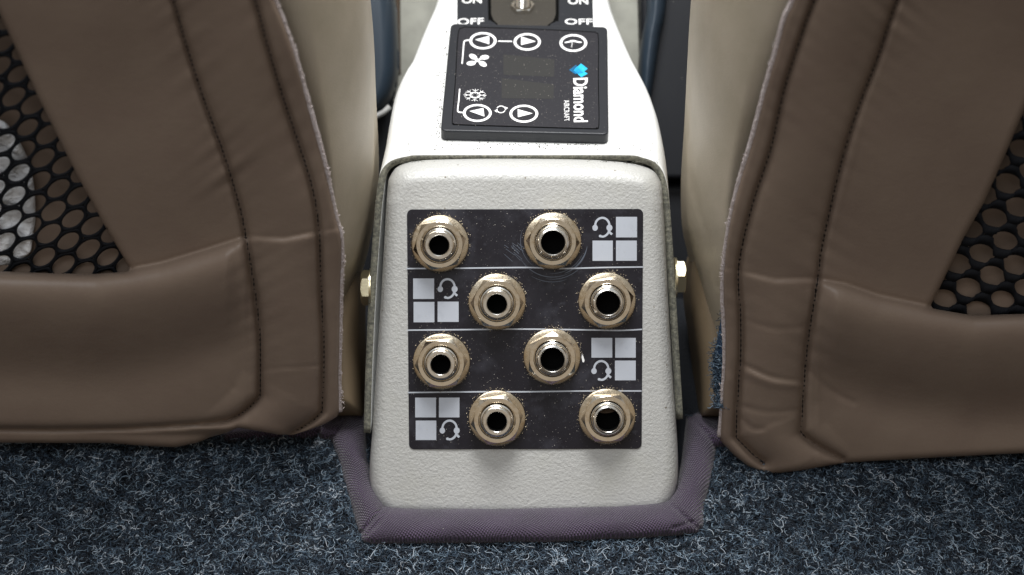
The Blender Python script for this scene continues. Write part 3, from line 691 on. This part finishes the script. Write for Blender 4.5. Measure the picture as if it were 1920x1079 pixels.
BL = smooth([(330, -330), (330, -330), (640, -330), (672, -150), (688, 0), (694, 80), (697, 160), (702, 260), (703, 320), (698, 380), (684, 460), (668, 520), (652, 575), (642, 640), (636, 700), (600, 720), (560, 700), (560, 450), (480, 100)], 5, True)
def bol_r(x, y): return 120 + 0 * x
pad('side_bolster', BL, lambda x, y: seat_d(x, y) + .7 + np.clip((x - (515 + .18 * y)) / 70, 0, 2) * .5, M['bolster'], ls, R=bol_r, Dz=4.2, thick=1.5, step=5, extra=lambda Z: .05 * noise2(Z[:, 0], Z[:, 1], 31, .012) + .12 * np.exp(-(seg_dist(Z, smooth([(700, 335), (686, 390), (660, 470), (640, 560)], 5))[0] / 2.5) ** 2), cap=False)
pad('side_panel', smooth([(600, 470), (655, 470), (674, 530), (675, 620), (677, 700), (680, 780), (680, 780), (600, 780), (600, 780)], 4, True), lambda x, y: 51.6 + 0 * x, M['sidepanel'], ls, R=34, Dz=1.4, thick=2, step=4, cap=False)
clipL = np.array([(-420, -330), (-140, -330), (20, 0), (120, 230), (270, 530), (-420, 560)], float)
net('pocket_net', (53.3, 238.5), (28, 57), (37, 14), (24.5, 15), -32, clipL, lambda x, y: seat_d(x, y) + .45 + .25 * np.exp(-((y - 510) / 60) ** 2), ls)
# shell of the seat behind the pocket
pad('seat_shell', np.array([(-520, -340), (330, -340), (560, 300), (600, 790), (-520, 790)], float), lambda x, y: seat_d(x, y) + 1.3 - .5 * np.clip((y - 380) / 130, 0, 1), M['leather'], ls, R=30, Dz=.4, thick=.6, step=12)
pp = root('crumpled_paper', P(0, 480, 47.5), 'crumpled white paper inside the net pocket of the left seat', 'paper')
pad('paper_sheet', smooth([(-120, 270), (-60, 225), (0, 225), (25, 250), (48, 290), (62, 340), (66, 400), (60, 450), (52, 478), (0, 500), (-120, 500)], 5, True), lambda x, y: seat_d(x, y) + .85 - .2 * np.clip((y - 380) / 130, 0, 1), M['paper'], pp, R=14, Dz=.15, thick=.06, step=4,
    extra=lambda Z: .10 * noise2(Z[:, 0], Z[:, 1], 41, .09))

# ---- right seat
rs = root('aircraft_seat', P(1600, 860, 51), 'taupe leather seat back on the right with an empty black net pocket', 'seat', 'aircraft seats either side of the console')
ER = smooth([(1610, -330), (1545, -150), (1486, 0), (1470, 35), (1455, 95), (1435, 165), (1410, 260), (1385, 345), (1367, 425), (1357, 500), (1355, 554), (1358, 620), (1359, 678), (1355, 742), (1349, 818)], 6)
S2R = smooth([(1655, -330), (1590, -160), (1527, 0), (1500, 75), (1470, 170), (1445, 280), (1415, 370), (1394, 450), (1384, 515), (1388, 581), (1389, 656), (1383, 753), (1380, 820), (1380, 820), (1412, 852), (1432, 868)], 6)
S1R = smooth([(1800, -330), (1745, -160), (1682, 0), (1645, 110), (1610, 200), (1580, 295), (1556, 395), (1540, 470), (1532, 535), (1519, 613), (1511, 678), (1506, 742), (1502, 812), (1502, 812), (1525, 831), (1580, 862)], 6)
PR = np.array([tuple(p) for p in ER] + [(1356, 832), (1378, 855), (1401, 873), (1425, 886), (1448, 889), (1498, 883), (1584, 868), (1756, 858), (1920, 850), (2420, 830), (2420, 588), (2000, 588), (1920, 589), (1826, 592), (1760, 581), (1743, 577), (1762, 540), (1805, 450), (1845, 380), (1885, 290), (1919, 210), (2010, 0), (2120, -330)], float)
ycR = yc_line([(1340, 500), (1388, 511), (1455, 527), (1530, 525), (1584, 535), (1648, 557), (1743, 577), (1826, 592), (1920, 589), (2400, 588)])
def right_extra(Z):
    x, y = Z.T; t = y - ycR(x)
    o = pucker(Z, S1R, .045, 40, 11, f=.12, skew=-.35) + pucker(Z, S2R, .026, 28, 12, f=.11, skew=-.35)
    step_ = 1 / (1 + np.exp(-t / 2.2)); on = np.clip((x - 1350) / 60, .35, 1) * np.where(x > 1530, 1, .55)
    o = o - .17 * step_ * on * np.exp(-np.clip(t, 0, 999) / 260) + .06 * np.exp(-((t + 3) / 4) ** 2) * on
    inner = np.clip((x - 1510) / 60, 0, 1); tt = np.maximum(t, 0)
    o = o - .62 * inner * (tt / 60) * np.exp(1 - tt / 60)
    o = o + .45 * inner * np.exp(-((t - 190) / 60) ** 2)
    o = o + .05 * noise2(x, y, 61, .02)
    for (x0, y0, x1, y1, a, wd) in ((1390, 681, 1500, 716, .07, 4), (1400, 700, 1500, 722, -.07, 8), (1385, 760, 1495, 770, .04, 5), (1510, 690, 1600, 755, .05, 6), (1390, 785, 1430, 805, .05, 5), (1395, 600, 1505, 615, .03, 6)):
        o = o + a * np.exp(-(seg_dist(Z, smooth([(x0, y0), ((x0 + x1) / 2, (y0 + y1) / 2 + 8), (x1, y1)], 5))[0] / wd) ** 2)
    d1 = seg_dist(Z, S1R)[0]; d2 = seg_dist(Z, S2R)[0]; band = d1 + d2
    o = o - .44 * np.clip(4 * d1 * d2 / np.maximum(band, 1) ** 2, 0, 1) * np.clip((185 - band) / 70, 0, 1)
    return o
_, depR = pad('back_cover', PR, seat_d, M['leather'], rs, R=13, Dz=.25, thick=.4, step=4, extra=right_extra)
stitches('stitching', S1R[S1R[:, 1] < 826], depR, rs); stitches('stitching', S2R, depR, rs)
fray('frayed_edge', ER, seat_d, rs, 900, -1)
BR = smooth([(1690, -330), (1690, -330), (1345, -330), (1318, -150), (1305, 0), (1299, 100), (1293, 220), (1286, 335), (1288, 420), (1300, 480), (1316, 560), (1330, 640), (1340, 720), (1352, 770), (1420, 770), (1440, 400), (1540, 100)], 5, True)
pad('side_bolster', BR, lambda x, y: seat_d(x, y) + .7 + np.clip(((1486 - .27 * y) - x) / 70, 0, 2) * .5, M['bolster'], rs, R=bol_r, Dz=4.2, thick=1.5, step=5, extra=lambda Z: .05 * noise2(Z[:, 0], Z[:, 1], 71, .012) + .10 * np.exp(-(seg_dist(Z, smooth([(1290, 320), (1312, 400), (1335, 470), (1345, 540)], 5))[0] / 3) ** 2), cap=False)
pad('side_panel', smooth([(1335, 440), (1300, 485), (1293, 554), (1303, 635), (1311, 700), (1315, 782), (1315, 782), (1400, 782), (1400, 782), (1400, 440)], 4, True), lambda x, y: 51.6 + 0 * x, M['sidepanel'], rs, R=38, Dz=1.5, thick=2, step=4, cap=False)
clipR = np.array([(2350, -330), (2130, -330), (1900, 190), (1840, 330), (1715, 610), (1860, 625), (2350, 625)], float)
net('pocket_net', (1865.2, 408.1), (-5 + 0 + 0, 109), (20, 44), (27, 18), 14, clipR, lambda x, y: seat_d(x, y) + .45 + .2 * np.exp(-((y - 590) / 60) ** 2), rs)
pad('seat_shell', np.array([(1760, -340), (2440, -340), (2440, 800), (1400, 800), (1440, 300)], float), lambda x, y: seat_d(x, y) + 1.1 - .4 * np.clip((y - 450) / 130, 0, 1), M['leather'], rs, R=30, Dz=.4, thick=.6, step=12)

# frayed navy cloth behind the right flap
nc = root('navy_cloth_scrap', P(1350, 740, 50.8), 'frayed navy blue cloth scrap poking out behind the right seat flap', 'cloth')
pad('cloth_sheet', smooth([(1360, 575), (1352, 600), (1345, 640), (1337, 678), (1338, 700), (1342, 735), (1350, 765), (1375, 765), (1375, 765), (1375, 575), (1375, 575)], 4, True), lambda x, y: 50.6 + 0 * x, M['bluecloth'], nc, R=8, Dz=.1, thick=.1, step=3)
q = [(rng.uniform(1336, 1360), rng.uniform(665, 765)) for k in range(420)] + [(float(np.interp(y, [580, 640, 680, 760], [1358, 1345, 1337, 1348])) + rng.normal(0, 1.5), y) for y in rng.uniform(580, 765, 160)]
q = np.array(q); fb = P(q[:, 0], q[:, 1], 50.45)
def free_fibres(name, base, parent, m, tone):
    paths = []
    off = base.copy()
    z0 = base[:, 2].min() - 1; b2 = base.copy()
    o = fibres(name, b2, len(b2), parent, m, rad=.010, npt=8, stepl=.035, zc=99, tone=tone); return o
ff = free_fibres('loose_threads', fb, nc, M['pile'], rng.uniform(.35, .8, len(fb))); ff['kind'] = 'stuff'

# ------------------------------------------------------------------ dim cabin pieces beyond
lp = root('slate_side_panel', P(715, 220, 56), 'curved slate blue plastic panel with a pale lower lip between left seat and console', 'panel')
ctrl = smooth([(640, -200), (640, -200), (722, -200), (733, -60), (741, 20), (744, 90), (743, 140), (734, 180), (718, 205), (697, 218), (660, 222), (660, 222)], 5, True)
pad('panel_face', ctrl, lambda x, y: 56.5 + 0 * x, M['slate'], lp, R=30, Dz=1.0, thick=1.2, step=4)
tubes('pale_lip', [P(*np.array([(690, 223), (705, 219), (720, 211), (731, 200)]).T, 56.6)], .10, M['greylip'], lp, 8)
l2 = pad('gap_shade_filler', np.array([(640, 190), (760, 190), (760, 700), (640, 700)], float), lambda x, y: 58.5 + 0 * x, M['darkp'], None, R=5, Dz=.1, thick=.5, step=12)[0]  # near black sheet added to stand for the shade in this gap
tag(l2, 'near black liner sheet added for the shade in the gap left of the console', 'filler')
rp = root('black_side_panel', P(1250, 335, 57), 'tall near black plastic panel with dust specks between console and right seat', 'panel')
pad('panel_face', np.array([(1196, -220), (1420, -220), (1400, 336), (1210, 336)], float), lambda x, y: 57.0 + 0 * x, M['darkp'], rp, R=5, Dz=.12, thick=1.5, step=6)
pad('slanted_rail', smooth([(1218, -220), (1218, -220), (1262, -220), (1262, -220), (1250, 0), (1238, 70), (1226, 150), (1216, 200), (1200, 200), (1200, 120), (1206, 60), (1213, 0)], 4, True), lambda x, y: 56.2 + 0 * x, M['slate'], rp, R=20, Dz=.6, thick=1.0, step=4)
l3 = pad('gap_shade_filler', np.array([(1200, 341), (1420, 341), (1420, 640), (1200, 640)], float), lambda x, y: 57.6 + 0 * x, M['darkp'], None, R=8, Dz=.2, thick=.8, step=10)[0]  # another added black sheet, its colour standing for shade under the panel
tag(l3, 'black lower liner sheet added for the shade below the dusty panel right of the console', 'filler')
wl = pad('cabin_wall', np.array([(500, -400), (1450, -400), (1450, 260), (500, 260)], float), lambda x, y: 63.0 + 0 * x, M['wall'], None, R=5, Dz=.1, thick=1, step=20, extra=lambda Z: .3 * noise2(Z[:, 0], Z[:, 1], 90, .02))[0]
tag(wl, 'grey beige lining ahead of the console', 'wall lining', kind='structure')
st_ = pad('webbing_strap', smooth([(716, -200), (716, -200), (750, -200), (750, -200), (750, 40), (751, 140), (751, 140), (725, 140), (725, 140)], 4, True), lambda x, y: 59.0 + 0 * x, M['brown'], None, R=6, Dz=.15, thick=.25, step=4)[0]
tag(st_, 'narrow brown webbing strap hanging left of the white console', 'strap')
